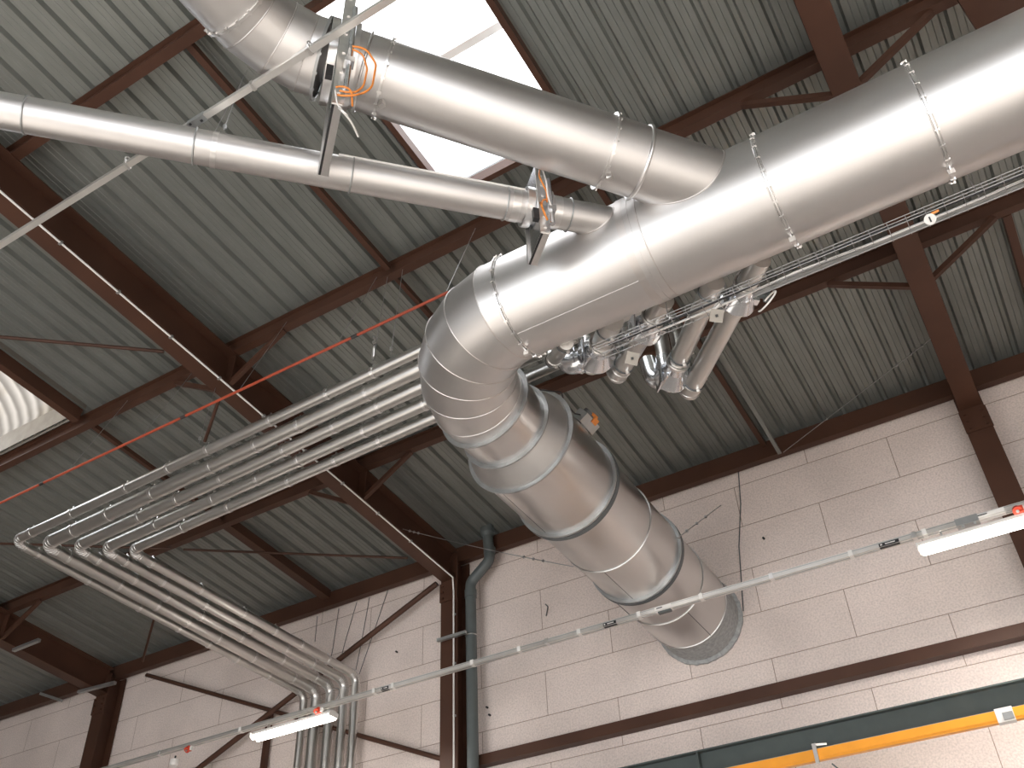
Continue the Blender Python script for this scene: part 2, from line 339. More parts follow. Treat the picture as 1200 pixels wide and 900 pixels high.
# ------------------------------------------------------------------ rooflights
def rooflight1():
    x0, x1, y0, y1 = SKY1
    t = thing('rooflight', 'bright white rooflight behind the upper branch duct', 'rooflight', (x0, y0, rz(y0, DK)))
    f = MB(); h = .07
    for X0 in (x0 + .005, x1 - .005): f.bar((X0, y0, rz(y0, 5.97)), (X0, y1, rz(y1, 5.97)), .05, .11)
    for yy in (y0, y1): f.bar((x0, yy, rz(yy, 5.97)), (x1, yy, rz(yy, 5.97)), .05, .11)
    f.build('frame', M['brown'], t)
    c = MB(); H = .42
    for X0 in (x0, x1): c.add([(X0, y0, rz(y0, 6.02)), (X0, y1, rz(y1, 6.02)), (X0, y1, rz(y1, 6.02) + H), (X0, y0, rz(y0, 6.02) + H)], [(0, 1, 2, 3)])
    for yy in (y0, y1): c.add([(x0, yy, rz(yy, 6.02)), (x1, yy, rz(yy, 6.02)), (x1, yy, rz(yy, 6.02) + H), (x0, yy, rz(yy, 6.02) + H)], [(0, 1, 2, 3)])
    c.build('upstand', M['opal'], t)
    g = MB(); n = 12
    for i in range(n):
        q0 = math.pi * i / n; q1 = math.pi * (i + 1) / n
        def pp(q, yy): return (x0 + (x1 - x0) * (1 - math.cos(q)) / 2, yy, rz(yy, 6.02) + H + .22 * math.sin(q))
        g.add([pp(q0, y0), pp(q1, y0), pp(q1, y1), pp(q0, y1)], [(0, 1, 2, 3)], True)
        for yy in (y0, y1): g.add([pp(q0, yy), pp(q1, yy), ((x0 + x1) / 2, yy, rz(yy, 6.02) + H)], [(0, 1, 2)])
    g.build('dome', M['opal'], t)
    fl = MB(); e = .3  # unseen collar on the deck, added to stop sun leaking past the upstand
    for (a0, a1, c0, c1) in ((x0 - e, x0 + .002, y0 - e, y1 + e), (x1 - .002, x1 + e, y0 - e, y1 + e), (x0, x1, y0 - e, y0 + .002), (x0, x1, y1 - .002, y1 + e)):
        fl.add([(a0, c0, rz(c0, 6.084)), (a1, c0, rz(c0, 6.084)), (a1, c1, rz(c1, 6.084)), (a0, c1, rz(c1, 6.084))], [(0, 1, 2, 3)])
    fl.build('light_seal_flashing', M['grey_steel'], t)
    bq = MB(); ym = 3.52
    bq.bar((x0, ym, rz(ym, 6.30)), (x1, ym, rz(ym, 6.30)), .07, .05)
    bq.build('cross_bar', M['white_paint'], t)
    MB().tube([(x0, ym + .14, rz(ym, 6.44)), (x1, ym + .14, rz(ym, 6.44))], .008, 6).build('opening_rod', M['white_paint'], t)
rooflight1()
def rooflight2():
    x0, x1, y0, y1 = SKY2
    t = thing('rooflight', 'weathered translucent ribbed rooflight at the left edge', 'rooflight', (x1, y1, rz(y1, DK)))
    MB().bar((x1, y0, rz(y0, 5.95)), (x1, y1, rz(y1, 5.95)), .09, .15).build('frame', M['brown'], t)
    cw = MB(); cw.add([(x0, y1 - .02, rz(y1, 5.99)), (x1, y1 - .02, rz(y1, 5.99)), (x1, y1 - .02, rz(y1, 6.02) + .22), (x0, y1 - .02, rz(y1, 6.02) + .22)], [(0, 1, 2, 3)])
    cw.add([(x0, y1 + .03, rz(y1, 5.99)), (x1, y1 + .03, rz(y1, 5.99)), (x1, y1 + .03, rz(y1, 6.02) + .22), (x0, y1 + .03, rz(y1, 6.02) + .22)], [(0, 1, 2, 3)])
    cw.build('curb', M['curb'], t)
    g = MB(); nx = 104; ny = 16; vs = []
    for i in range(nx + 1):
        X0 = x0 + (x1 + .25 - x0) * i / nx; c = .035 * math.sin(2 * math.pi * (X0 - x1) / .17)
        for j in range(ny + 1):
            q = math.pi * j / ny; yy = y1 - (y1 - y0 - .1) * (1 - math.cos(q)) / 2
            vs.append((X0, yy, rz(y1, 6.18) + (.66 + c) * math.sin(q) + SL * (y1 - yy) * .5))
    g.add(vs, [(i * (ny + 1) + j, (i + 1) * (ny + 1) + j, (i + 1) * (ny + 1) + j + 1, i * (ny + 1) + j + 1) for i in range(nx) for j in range(ny)], True)
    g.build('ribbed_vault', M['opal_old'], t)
    e = MB(); n = 14
    for j in range(n):
        q0 = math.pi * j / n; q1 = math.pi * (j + 1) / n
        def pp(q): yy = y1 - (y1 - y0 - .1) * (1 - math.cos(q)) / 2; return (x1 + .1, yy, rz(y1, 6.18) + .66 * math.sin(q) + SL * (y1 - yy) * .5)
        e.add([pp(q0), pp(q1), (x1 + .1, pp(q1)[1], rz(pp(q1)[1], 6.0)), (x1 + .1, pp(q0)[1], rz(pp(q0)[1], 6.0))], [(0, 1, 2, 3)])
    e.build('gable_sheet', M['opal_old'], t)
rooflight2()

# ------------------------------------------------------------------ the large duct
S = .93
Cn = at(501, 407, x=-3.06 * 1.0); Cn = at(501, 407, y=4.0)      # elbow corner
MY, MZ = Cn.y, Cn.z; R0 = .343
Wd = at(820, 728, y=9.0)                                         # where it meets the wall
T = .74
main = thing('large_round_duct', 'large galvanised round duct that bends and runs into the block wall', 'duct', (Cn.x, MY, MZ - R0), None)
xs_ = {}
def mainx(u, v): return at(u, v, y=MY).x
xc1 = Cn.x + T
xc2 = mainx(757, 292); xc3 = mainx(910, 227); xc4 = mainx(1088, 146)
print('main', MY, MZ, xc1, xc2, xc3, xc4, 'W', Wd)
dX = V(1, 0, 0)
for a, b_, k in ((xc1, xc2, 0), (xc2, xc3, 1), (xc3, xc4, 2), (xc4, 4.5, 3)):
    MB().lathe((a, MY, MZ), dX, [(0, R0 + .001 * k), (b_ - a, R0 + .001 * k)], 72).build('duct_section', M['duct'], main)
MB().lathe((4.5, MY, MZ), dX, [(0, R0), (0, .0001)], 48).build('end_cap', M['duct'], main)
for q_, xx in enumerate((xc1, xc3, xc4)):
    fl = MB().ring((xx, MY, MZ), dX, R0, .008, .018, 72).torus((xx - .010, MY, MZ), dX, R0 + .003, .004, 72, 6).torus((xx + .010, MY, MZ), dX, R0 + .003, .004, 72, 6)
    bo = fl.bolts((xx, MY, MZ), dX, R0 + .016, 24, .009, .3)
    # the closing clamp at the top and bottom of the ring
    bo.box((xx, MY + .05, MZ - R0 - .03), .035, .02, .035)
    bo.build('flange_ring', M['zinc'], main)
MB().ring((xc2, MY, MZ), dX, R0, .07, .004, 72).build('joint_band', M['duct'], main)
for o in (-.045, .085): MB().torus((xc2 + o, MY, MZ), dX, R0, .004, 72, 6).build('joint_bead', M['seam'], main)
# lengthwise lock seam low on the camera side, and short screws
sm = MB()
for a, b_, ang in ((xc1 + .02, xc2 - .05, -74), (xc3 + .02, xc4 - .02, 150), (xc2 + .08, xc3 - .02, 160), (xc4 + .03, 4.4, 150)):
    q = math.radians(ang); e = V(0, -math.cos(q), math.sin(q)); 
    sm.tube([V(a, MY, MZ) + e * R0, V(b_, MY, MZ) + e * R0], .0025, 6)
sm.build('lock_seam', M['seam'], main)
# segmented elbow
dY = (Wd - Cn).normalized()
def bend_path(Cc, d_in, d_out, T_, nseg):
    """d_in points along travel into the corner; returns mitre points of a segmented elbow"""
    ang = d_in.angle(d_out); R = T_ / math.tan(ang / 2); nrm = (d_out - d_in * d_out.dot(d_in)).normalized(); cen = Cc - d_in * T_ + nrm * R
    pts = [Cc - d_in * T_]
    for k in range(nseg):
        q = ang * (k + .5) / nseg; Rm = R / math.cos(ang / nseg / 2)
        pts.append(cen - nrm * Rm * math.cos(q) + d_in * Rm * math.sin(q))
    pts.append(Cc + d_out * T_); return pts
def mitred(mb, pts, r, n=64, bead=None, bm_=None):
    pts = [Vector(p) for p in pts]; d = (pts[1] - pts[0]).normalized(); s, u = frame(d); rings = []
    for i, p in enumerate(pts):
        a = (pts[i] - pts[i-1]).normalized() if i else None; c = (pts[i+1] - pts[i]).normalized() if i < len(pts) - 1 else None
        if a is not None:                     # project previous ring along a onto mitre plane at p
            nrm = (a + c).normalized() if c is not None else a
            prev = rings[-1]; cur = []
            for w in prev: cur.append(w + a * ((p - w).dot(nrm) / a.dot(nrm)))
            mb.add(prev + cur, [(j, (j + 1) % n, n + (j + 1) % n, n + j) for j in range(n)], True)
            rings.append(cur)
            if bead and bm_ is not None and c is not None: bm_.tube(cur + [cur[0]], bead, 6, cap=False)
        else: rings.append([p + (s * math.cos(q) + u * math.sin(q)) * r for q in (2 * math.pi * j / n for j in range(n))])
    return rings
pts = bend_path(Cn, V(-1, 0, 0), dY, T, 6)
el = MB(); be = MB(); mitred(el, pts, R0, 72, .0045, be)
eo = el.build('elbow', M['duct'], main); be.build('elbow_seams', M['seam'], eo)
LW = (Wd - Cn).length
def along(u, v):      # distance from the elbow corner along the wall leg whose projection is nearest to a bearing
    p = Vector((u - 600, v - 450, F)); r = Vector((p.dot(Xv), p.dot(Yv), p.dot(Vv))).normalized()
    w = r.cross(dY); nn_ = w.cross(r); return -(Cn.dot(nn_)) / dY.dot(nn_)
def cenp(p, a): return ((.74*p+.67*a)/.9965, (-.67*p+.74*a)/.9965)
s1 = T; s2 = along(*cenp(99.5, 766)); s3 = along(*cenp(100, 790)); s4 = along(*cenp(108, 866)); s6 = along(*cenp(111, 980)); s7 = along(*cenp(115.6, 1063))
s5 = (s4 * .45 + s6 * .55); s8 = (s6 + s7) / 2
print('rings', s1, s2, s3, s4, s5, s6, s8, s7, LW)
s2 = max(s2, s1 + .2)
R1 = .435
MB().lathe(Cn, dY, [(s1, R0), (s2, R0)], 72).build('duct_section', M['duct_dark'], main)
MB().lathe(Cn, dY, [(s2, R0 + .002), (s2 + .03, R0 + .006), (s3 - .03, R1 - .004), (s3, R1)], 72).build('reducer', M['duct'], main)
for s_, r_, nb in ((s1, R0, 24), (s2, R0, 24), (s3, R1, 28)):
    MB().ring(Cn + dY * s_, dY, r_, .014, .032, 72).bolts(Cn + dY * s_, dY, r_ + .020, nb, .008).build('flange_ring', M['grey_steel'], main)
MB().lathe(Cn, dY, [(s3, R1), (s4, R1)], 80).build('silencer_section', M['duct_dark'], main)
MB().lathe(Cn, dY, [(s4, R1 - .004), (s5, R1 - .004)], 80).build('silencer_section', M['duct_dark'], main)
MB().lathe(Cn, dY, [(s5, R1), (s6, R1)], 80).build('silencer_section', M['duct_dark'], main)
MB().lathe(Cn, dY, [(s6, R1 - .004), (s8, R1 - .004)], 80).build('silencer_section', M['duct_dark'], main)
MB().lathe(Cn, dY, [(s8, R1 - .001), (s7, R1 - .001)], 80).build('silencer_section', M['duct_dark'], main)
MB().lathe(Cn, dY, [(s7, R1 - .004), (LW - .02, R1 - .004)], 80).build('wall_sleeve', M['foam'], main)
for s_ in (s4, s6):
    MB().ring(Cn + dY * s_, dY, R1, .02, .028, 80).build('flange_ring', M['grey_steel'], main)
    MB().ring(Cn + dY * (s_ + .040), dY, R1, .045, .030, 80).build('gasket', M['gasket'], main)
for s_ in (s5, s8, s7): MB().torus(Cn + dY * s_, dY, R1 + .001, .007, 80, 6).build('joint_bead', M['zinc'], main)
rs = MB(); nn_ = 70; sA, uA = frame(dY)
rr_ = [R1 + .03 + random.uniform(-.006, .006) for _ in range(nn_)]
for k, (h0, h1, g0, g1) in enumerate(((LW - .05, LW - .03, -.035, .0), (LW - .03, LW - .004, 0, .0), (LW - .004, LW - .004, 0, -.06))):
    vs = [Cn + dY * h + (sA * math.cos(2 * math.pi * j / nn_) + uA * math.sin(2 * math.pi * j / nn_)) * (rr_[j] + g) for h, g in ((h0, g0), (h1, g1)) for j in range(nn_)]
    rs.add(vs, [(j, (j + 1) % nn_, nn_ + (j + 1) % nn_, nn_ + j) for j in range(nn_)], True)
rs.build('wall_seal', M['foam'], main)
sm = MB()
for (a, b_, ang) in ((s3 + .02, s4 - .02, 242), (s4 + .08, s5, 205), (s5, s6 - .02, 262), (s6 + .08, s8, 215), (s8, s7, 300)):
    q = math.radians(ang); e = sA * math.cos(q) + uA * math.sin(q)
    sm.tube([Cn + dY * a + e * (R1 - .001), Cn + dY * b_ + e * (R1 - .001)], .0035, 6)
sm.build('lock_seam', M['gasket'], main)
# damper actuator with its orange dial on the upper right of the silencer
axp = Cn + dY * (s3 * .45 + s4 * .55)
e = V(.80, 0, .60); e = (e - dY * e.dot(dY)).normalized(); tt = dY.cross(e)
pa = axp + e * (R1 + .055)
ac = thing('damper_actuator', 'grey motor actuator with orange dial on the duct shoulder', 'actuator', pa)
MB().box(pa, .22, .09, .10, (dY, e, tt)).box(pa - e * .045, .12, .03, .06, (dY, e, tt)).build('housing', M['grey_steel'], ac)
MB().box(pa + e * .05, .12, .02, .08, (dY, e, tt)).lathe(pa + e * .045 - dY * .06, e, [(0, .04), (.03, .036), (.03, .0001)], 20).build('cover', M['gasket'], ac)
dd = (-pa).normalized()
MB().lathe(pa + e * .06 + dY * .03, e, [(0, .036), (.03, .032), (.03, .0001)], 24).box(pa + e * .045 - tt * .052 * (1 if tt.dot(dd) < 0 else -1) + dY * .02, .07, .05, .012, (dY, e, tt)).build('dial', M['orange'], ac)
w = [pa - dY * .1, pa - dY * .16 - e * .03 + dd * .05, Cn + dY * (s3 + .06) + e * (R1 + .03), Cn + dY * (s3 - .01) + e * (R1 + .06), Cn + dY * (s3 - .06) + e * (R1 + .03), Cn + dY * s2 + V(0, 0, R0 + .05)]
tag(MB().tube(fillet(w, .05, 5), .006, 8).build('actuator_cable', M['black']), 'black cable looping from the actuator over the reducer flange', 'cable')

# ------------------------------------------------------------------ branch ducts from the upper left
def hit_main(p, d, r=R0):
    """distance along d from p to the surface of the main duct (axis along x)"""
    a = d.y**2 + d.z**2; py, pz = p.y - MY, p.z - MZ; b2 = py * d.y + pz * d.z; c = py**2 + pz**2 - r * r; disc = b2 * b2 - a * c
    return None if disc < 0 else (-b2 - math.sqrt(disc)) / a
def saddle(mb, p, d, r, n=64, bead=None, limit=9):
    s, u = frame(d); A = []; B = []
    for j in range(n):
        q = 2 * math.pi * j / n; w = p + (s * math.cos(q) + u * math.sin(q)) * r; h = hit_main(w, d, R0 + .003)
        A.append(w); B.append(w + d * (min(h, limit) if h is not None else limit))
    mb.add(A + B, [(j, (j + 1) % n, n + (j + 1) % n, n + j) for j in range(n)], True)
    if bead is not None: bead.tube(B + [B[0]], .005, 6, cap=False)
RB = .213
A1 = at(433, 87, z=4.70); A2 = at(853, 224, z=MZ + .06); dB = (A2 - A1).normalized()
print('A1', A1, 'A2', A2, dB)
up = thing('upper_branch_duct', 'thick branch duct from the top left joining the large duct', 'duct', A1 - V(0, 0, RB))
gA = at(398, 76, z=4.70) ; gs = (gA - A1).dot(dB)                     # gate position along the branch
f1 = .0; cB = lambda s_: A1 + dB * s_
def sB(u, v):
    p = Vector((u - 600, v - 450, F)); r = Vector((p.dot(Xv), p.dot(Yv), p.dot(Vv))).normalized(); w = r.cross(dB); n_ = w.cross(r); return -(A1.dot(n_)) / dB.dot(n_)
b1 = sB(450, 92); b2 = sB(712, 170); b3 = sB(752, 182); b0 = sB(426, 86); g0 = sB(398, 77); e0 = sB(377, 72)
MB().lathe(A1, dB, [(g0 + .03, RB), (b1, RB)], 64).build('duct_section', M['duct'], up)
MB().lathe(A1, dB, [(b1, RB - .002), (b2, RB - .002)], 64).build('duct_section', M['duct'], up)
MB().lathe(A1, dB, [(b2, RB), (b3, RB)], 64).build('duct_section', M['duct'], up)
sd = MB(); bd = MB(); saddle(sd, cB(b3), dB, RB - .003, 80, bd, 1.2); so = sd.build('saddle_end', M['duct'], up); bd.build('weld_seam', M['seam'], so)
for s_ in (b1, b2):
    MB().ring(cB(s_), dB, RB, .012, .016, 56).bolts(cB(s_), dB, RB + .012, 18, .008, .2).box(cB(s_) + V(0, 0, -RB - .02), .03, .03, .04).box(cB(s_) + V(0, 0, RB + .02), .03, .03, .04).build('flange_ring', M['zinc'], up)
for o, r_ in ((b3, .012), (b0, .008)): MB().torus(cB(o), dB, RB + .005, r_, 56, 8).build('clamp_ring', M['zinc'], up)
# the 45 degree segmented bend towards the camera side
C2 = cB(sB(321, 50)); dN = V(0, -1, 0.0)
T2 = (C2 - cB(e0)).length
pts = bend_path(C2, -dB, dN, T2, 3)
el = MB(); be = MB(); mitred(el, pts, RB, 64, .004, be); eo = el.build('elbow', M['duct'], up); be.build('elbow_seams', M['seam'], eo)
pe = pts[-1]
MB().lathe(pe, dN, [(0, RB + .002), (3.0, RB + .002), (3.0, .001)], 64).build('duct_section', M['duct'], up)
MB().ring(pe, dN, RB, .014, .016, 56).bolts(pe, dN, RB + .012, 18, .009).build('flange_ring', M['zinc'], up)
MB().ring(pts[0], dB, RB, .016, .02, 56).bolts(pts[0], dB, RB + .012, 14, .008).build('flange_ring', M['grey_steel'], up)

# slide gates: a blade housing standing upright across each branch
def slide_gate(name, lab, c, d, r, zb, zt_, wid, cables, dz_=0):
    t = thing(name, lab, 'slide gate', V(c.x, c.y, zb)); h = V(d.x, d.y, 0).normalized(); s = V(-h.y, h.x, 0); up3 = V(0, 0, 1); ax = (h, s, up3)
    s2_ = s if s.dot(-c) < 0 else -s       # away from the camera
    zc_ = c.z
    g = MB()
    for o in (-.016, .016): MB().box(c + h * o + V(0, 0, (zb + zt_) / 2 - zc_), .004, wid, zt_ - zb, ax).build('cover_plate', M['shiny'], t)
    g.box(V(c.x, c.y, zb - .003), .05, wid, .006, ax).build('bottom_cap', M['zinc'], t)
    MB().box(V(c.x, c.y, zb - .005) - h * .019, .012, wid * .99, .006, ax).build('slot', M['black'], t)
    for o in (-1, 1):
        MB().box(c + s * (o * wid / 2) + V(0, 0, (zb + zt_) / 2 - zc_), .060, .012, zt_ - zb, ax).build('edge_channel', M['zinc'], t)
    MB().box(c + V(0, 0, (zb + zt_) / 2 - zc_), .014, wid * .94, (zt_ - zb) * .98, ax).build('blade', M['gasket'], t)
    for o in (-.055, .055): MB().ring(c + h * o, h, r + .004, .045, .02, 48).build('collar', M['zinc'], t)
    # compressed-air cylinder and fittings
    side = -s2_
    cy = MB().tube([c + side * (wid / 2 + .045) + h * .03 + V(0, 0, -.9 * (zc_ - zb)), c + side * (wid / 2 + .045) + h * .03 + V(0, 0, .25 * (zt_ - zc_))], .016, 14)
    cy.box(c + side * (wid / 2 + .045) + h * .03 + V(0, 0, -.55 * (zc_ - zb)), .05, .05, .04, ax)
    cy.build('air_cylinder', M['shiny'], t)
    bx_ = MB().box(c + side * (wid / 2 + .03) - h * .06 + V(0, 0, -.7 * (zc_ - zb)), .035, .03, .09, ax); bx_.build('valve', M['black'], t)
    # screws
    for k in range(7):
        z_ = zb + (zt_ - zb) * (k + .5) / 7
        MB().box(V(c.x, c.y, z_) + side * (wid / 2 + .008), .016, .010, .016, ax).build('screw', M['zinc'], t)
    base = c + side * (wid / 2 + .05)
    for k, (pl, rr, mm, lab2) in enumerate(cables):
        pp = [base + h * a + side * b_ + V(0, 0, z_ + dz_) for a, b_, z_ in pl]
        tag(MB().tube(fillet(pp, .12, 6), rr, 8).build('air_hose' if mm == 'orange' else 'gate_cable', M[mm]), lab2, 'hose' if mm == 'orange' else 'cable')
gc = cB(g0)
nr = gc + V(-dB.y, dB.x, 0).normalized() * .22 * (-1 if V(-dB.y, dB.x, 0).dot(gc) > 0 else 1); zbm = 4.04
print('gate', gc, zbm)
slide_gate('slide_gate', 'tall upright slide gate across the upper branch duct', gc, dB, RB, zbm, gc.z + .56, .45, [
    ([(.02, .0, .16), (.10, .03, .14), (.16, .05, -.02), (.15, .04, -.24), (.05, .02, -.30), (-.01, 0, -.28)], .0055, 'orange', 'outer orange air hose hanging beside the tall slide gate'),
    ([(.02, .0, .14), (.09, .02, .10), (.12, .03, -.05), (.11, .02, -.22), (.05, .01, -.26), (0, 0, -.24)], .005, 'orange', 'inner orange air hose hanging beside the tall slide gate'),
    ([(-.02, .0, -.22), (.05, .02, -.19), (.07, 0, -.34)], .005, 'orange', 'short orange air hose low on the tall slide gate'),
    ([(-.02, .0, -.25), (-.0, .03, -.42), (.06, .02, -.46), (.12, -.08, -.46)], .005, 'white', 'white cable at the foot of the tall slide gate')], -.40)

RS = .098
Q1 = at(31, 135, z=4.36); Q2 = at(666, 252, z=4.40); dS = (Q2 - Q1).normalized()
print('Q1', Q1, 'Q2', Q2, dS)
sm_ = thing('small_branch_duct', 'thin branch duct crossing from the left edge into the large duct', 'duct', Q2 - V(0, 0, RS))
def sS(u, v):
    p = Vector((u - 600, v - 450, F)); r = Vector((p.dot(Xv), p.dot(Yv), p.dot(Vv))).normalized(); w = r.cross(dS); n_ = w.cross(r); return -(Q1.dot(n_)) / dS.dot(n_)
cS = lambda s_: Q1 + dS * s_
cuts = [-1.6, sS(31, 135), sS(229, 169), sS(412, 203), sS(592, 237), sS(666, 251)]
for a, b_ in zip(cuts, cuts[1:]): MB().lathe(Q1, dS, [(a, RS), (b_, RS)], 48).build('duct_section', M['duct'], sm_)
sd = MB(); bd = MB(); saddle(sd, cS(cuts[-1]), dS, RS - .002, 56, bd, .5); so = sd.build('saddle_end', M['duct'], sm_); bd.build('weld_seam', M['seam'], so)
for c_ in cuts[1:]: 
    f_ = MB().torus(cS(c_), dS, RS + .003, .005, 40, 8).build('clamp_ring', M['grey_steel'], sm_)
    MB().box(cS(c_) + V(0, 0, RS + .015), .03, .025, .03).build('clamp_bolt', M['zinc'], f_)
for uu, vv, ww in ((252, 173, .03), (602, 240, .05), (650, 249, .05)): MB().ring(cS(sS(uu, vv)), dS, RS, ww, .003, 40).build('joint_band', M['zinc'], sm_)
gc2 = cS(sS(628, 243)); zb2 = 4.05; print('gate2', gc2, zb2, at(632, 202, y=gc2.y).z)
slide_gate('slide_gate', 'small slide gate on the thin branch duct beside the large duct', gc2, dS, RS, zb2, 4.69, .25, [
    ([(-.02, .01, .16), (-.04, .03, .05), (0, .03, -.08), (.0, .02, -.16)], .005, 'orange', 'orange air hose down the front of the small slide gate'),
    ([(0, .02, -.14), (-.06, .06, -.2), (-.04, .05, -.28), (.0, .0, -.29)], .006, 'orange', 'orange hose loop below the small slide gate'),
    ([(.0, .0, .16), (.0, .04, .0), (.0, .04, -.16), (.04, .0, -.2)], .005, 'white', 'white cable down the front of the small slide gate')])
# thin cable lying along the top of the small duct
vd_ = cS(sS(520, 223)).normalized(); n_ = dS.cross(vd_).normalized(); n_ = n_ if n_.dot(up_) > 0 else -n_
zt2 = (n_ * .97 - vd_ * .24).normalized() * (RS + .006); pc = [cS(sS(395, 200)) + zt2, cS(sS(470, 213)) + zt2, cS(sS(560, 232)) + zt2, cS(sS(612, 241)) + zt2]
tag(MB().tube(pc, .006, 6).build('signal_cable', M['white']), 'white cable lying along the top of the thin branch duct', 'cable')
ny = V(0, 0, RS + .02); pc = [gc2 + dS * .04 + ny * 1.3, gc2 + dS * .2 + ny * .9, gc2 + dS * .36 + ny * .95, gc2 + dS * .56 + ny * .8]
tag(MB().tube(fillet(pc, .1, 4), .006, 8).build('signal_cable', M['black']), 'black cable over the end of the thin branch duct', 'cable')
# strap round the large duct beside the branch joints
xs0 = mainx(752, 260) + .02
MB().ring((xs0 - .05, MY, MZ), dX, R0 + .001, .05, .004, 72).build('support_strap', M['seam'], main)

# ------------------------------------------------------------------ five long pipes
PY = [4.72, 4.87, 5.03, 5.185, 5.335]; PR = [.047, .067, .058, .056, .051]
left_px = [(479, 417), (479, 438), (479, 460), (488, 478), (500, 493)]
cor_px = [(16, 634), (52, 638), (88, 641), (121, 643), (152, 645)]
bot_px = [(350, 882), (365, 882), (382, 882), (398, 882), (412, 882)]
wb_px = [(350, 812), (366, 808), (384, 802), (398, 796), (412, 790)]
be_px = [(647, 424), (692, 430), (722, 442), (784, 448), (806, 462)]      # lower ends of the five branches
bt_px = [(663, 402), (718, 376), (778, 352), (836, 332), (890, 305)]      # where they leave the large duct
names = ['thinnest long pipe, topmost of the five parallel pipes', 'thickest long pipe, second of the five parallel pipes', 'long pipe in the middle of the five parallel pipes',
         'long pipe fourth from the top of the five parallel pipes', 'lowest of the five parallel long pipes, innermost at the bend']
bn = ['short branch pipe nearest the duct elbow', 'branch pipe with damper nearest the duct elbow', 'pale branch pipe with white cable loop, third from the elbow',
      'branch pipe with damper at its lower end, fourth from the elbow', 'longest branch pipe, furthest from the duct elbow']
BR = [.05, .072, .066, .066, .068]
pen = []
for i in range(5):
    a = at(*left_px[i], y=PY[i]); c = at(*cor_px[i], y=PY[i]); wx = at(*bot_px[i], y=8.82).x
    # wall bend height from its bearing, at the drop's distance
    wz = at(*wb_px[i], y=8.75).z
    wx = wx if abs(wx - c.x) < .6 else c.x
    E_ = at(*be_px[i], y=PY[i])
    sl = (a.z - c.z) / (a.x - c.x)
    zE = a.z + sl * (E_.x - a.x)
    P = [V(E_.x, PY[i], zE - .0), V(c.x, PY[i], c.z), V(wx, 8.82, wz), V(wx, 8.82, -1.55)]
    print('pipe', i, a, c, 'corner/wall x', c.x, wx, 'end', E_, zE)
    t = thing('long_pipe', 'galvanised ' + names[i], 'pipe', P[1], 'five parallel long pipes')
    # upright rise from branch end to the run is part of the run
    full = [V(E_.x, PY[i], E_.z + .02), V(E_.x, PY[i], zE), P[1], P[2], P[3]]
    path = fillet(full, .09 + PR[i] * .6, 8)
    MB().tube(path, PR[i], 24).build('pipe_body', M['pipe'], t)
    pen.append((E_, zE))
    # clamps along both runs, bend seams at the corner
    k = 0
    L1 = P[0].x - P[1].x; x_ = .3
    while x_ < L1 - .25:
        xx = P[0].x - x_; tt_ = (xx - P[1].x) / L1; zc_ = P[1].z + (P[0].z - P[1].z) * tt_
        cl = MB().ring((xx, PY[i], zc_), dX, PR[i], .03, .005, 24).box((xx, PY[i], zc_ + PR[i] + .015), .012, .02, .035); cl.build('clamp', M['zinc'], t)
        x_ += .62 + .14 * math.sin(i * 2.1 + x_ * 3)
    d2 = (P[2] - P[1]); L2 = d2.length; d2n = d2.normalized(); y_ = .28
    while y_ < L2 - .2:
        cc = P[1] + d2n * y_
        MB().ring(cc, d2n, PR[i], .028, .005, 24).box(cc + V(0, 0, PR[i] + .012), .02, .012, .03).build('clamp', M['zinc'], t)
        y_ += .55 + .12 * math.sin(i * 1.7 + y_ * 2)
    for (a_, b_, c_) in ((P[0], P[1], P[2]), (P[1], P[2], P[3])):
        f = fillet([a_, b_, c_], .09 + PR[i] * .6, 6)[1:-1]; sb = MB()
        for k in range(0, len(f)):
            dd_ = (f[min(k+1, len(f)-1)] - f[max(k-1, 0)]).normalized(); sb.torus(f[k], dd_, PR[i] + .001, .003, 24, 5)
        sb.build('bend_seams', M['zinc'], t)
    for zz in (2.6, 1.4, .3): MB().ring((wx, 8.82, zz), V(0, 0, 1), PR[i], .03, .004, 20).build('clamp', M['zinc'], t)

# branches under the large duct
for i in range(5):
    E_, zE = pen[i]; tp = at(*bt_px[i], y=MY + .28)
    d = (E_ - tp).normalized(); r = BR[i]
    # start just outside the duct wall
    st = tp.copy()
    for _ in range(60):
        if math.hypot(st.y - MY, st.z - MZ) < R0 + .002: st += d * .01
    bk = st - d * .02
    t = thing('branch_pipe', 'galvanised ' + bn[i], 'pipe', E_, 'branch pipes under the large duct')
    Ln = (E_ - bk).length
    MB().tube([bk, E_ - d * .02], r, 28).build('pipe_body', M['pipe'], t)
    # rounded foot turning up to the long pipe
    el = MB(); el.tube(fillet([E_ - d * .12, E_, E_ + V(0, 0, .22)], .11, 8), r + .003, 28)
    eo = el.build('elbow', M['shiny'] if i in (1, 3) else M['pipe'], t)
    MB().torus(E_ - d * .13, d, r + .002, .005, 28, 6).torus(E_ - d * .03, (d - V(0, 0, .3)).normalized(), r + .004, .003, 28, 6).build('elbow_seams', M['zinc'], eo)
    for s_ in ((.10, .93), (.18, .80), (.2, .82), (.1, .72), (.22, .9))[i]:
        cc = bk + d * Ln * s_
        f_ = MB().torus(cc, d, r + .003, .006, 28, 6).build('clamp_ring', M['gasket'], t)
        MB().box(cc + V(0, 0, -r - .015) + V(.02, 0, 0), .02, .02, .03).box(cc + V(r + .015, 0, 0), .03, .02, .02).build('clamp_bolt', M['zinc'], f_)
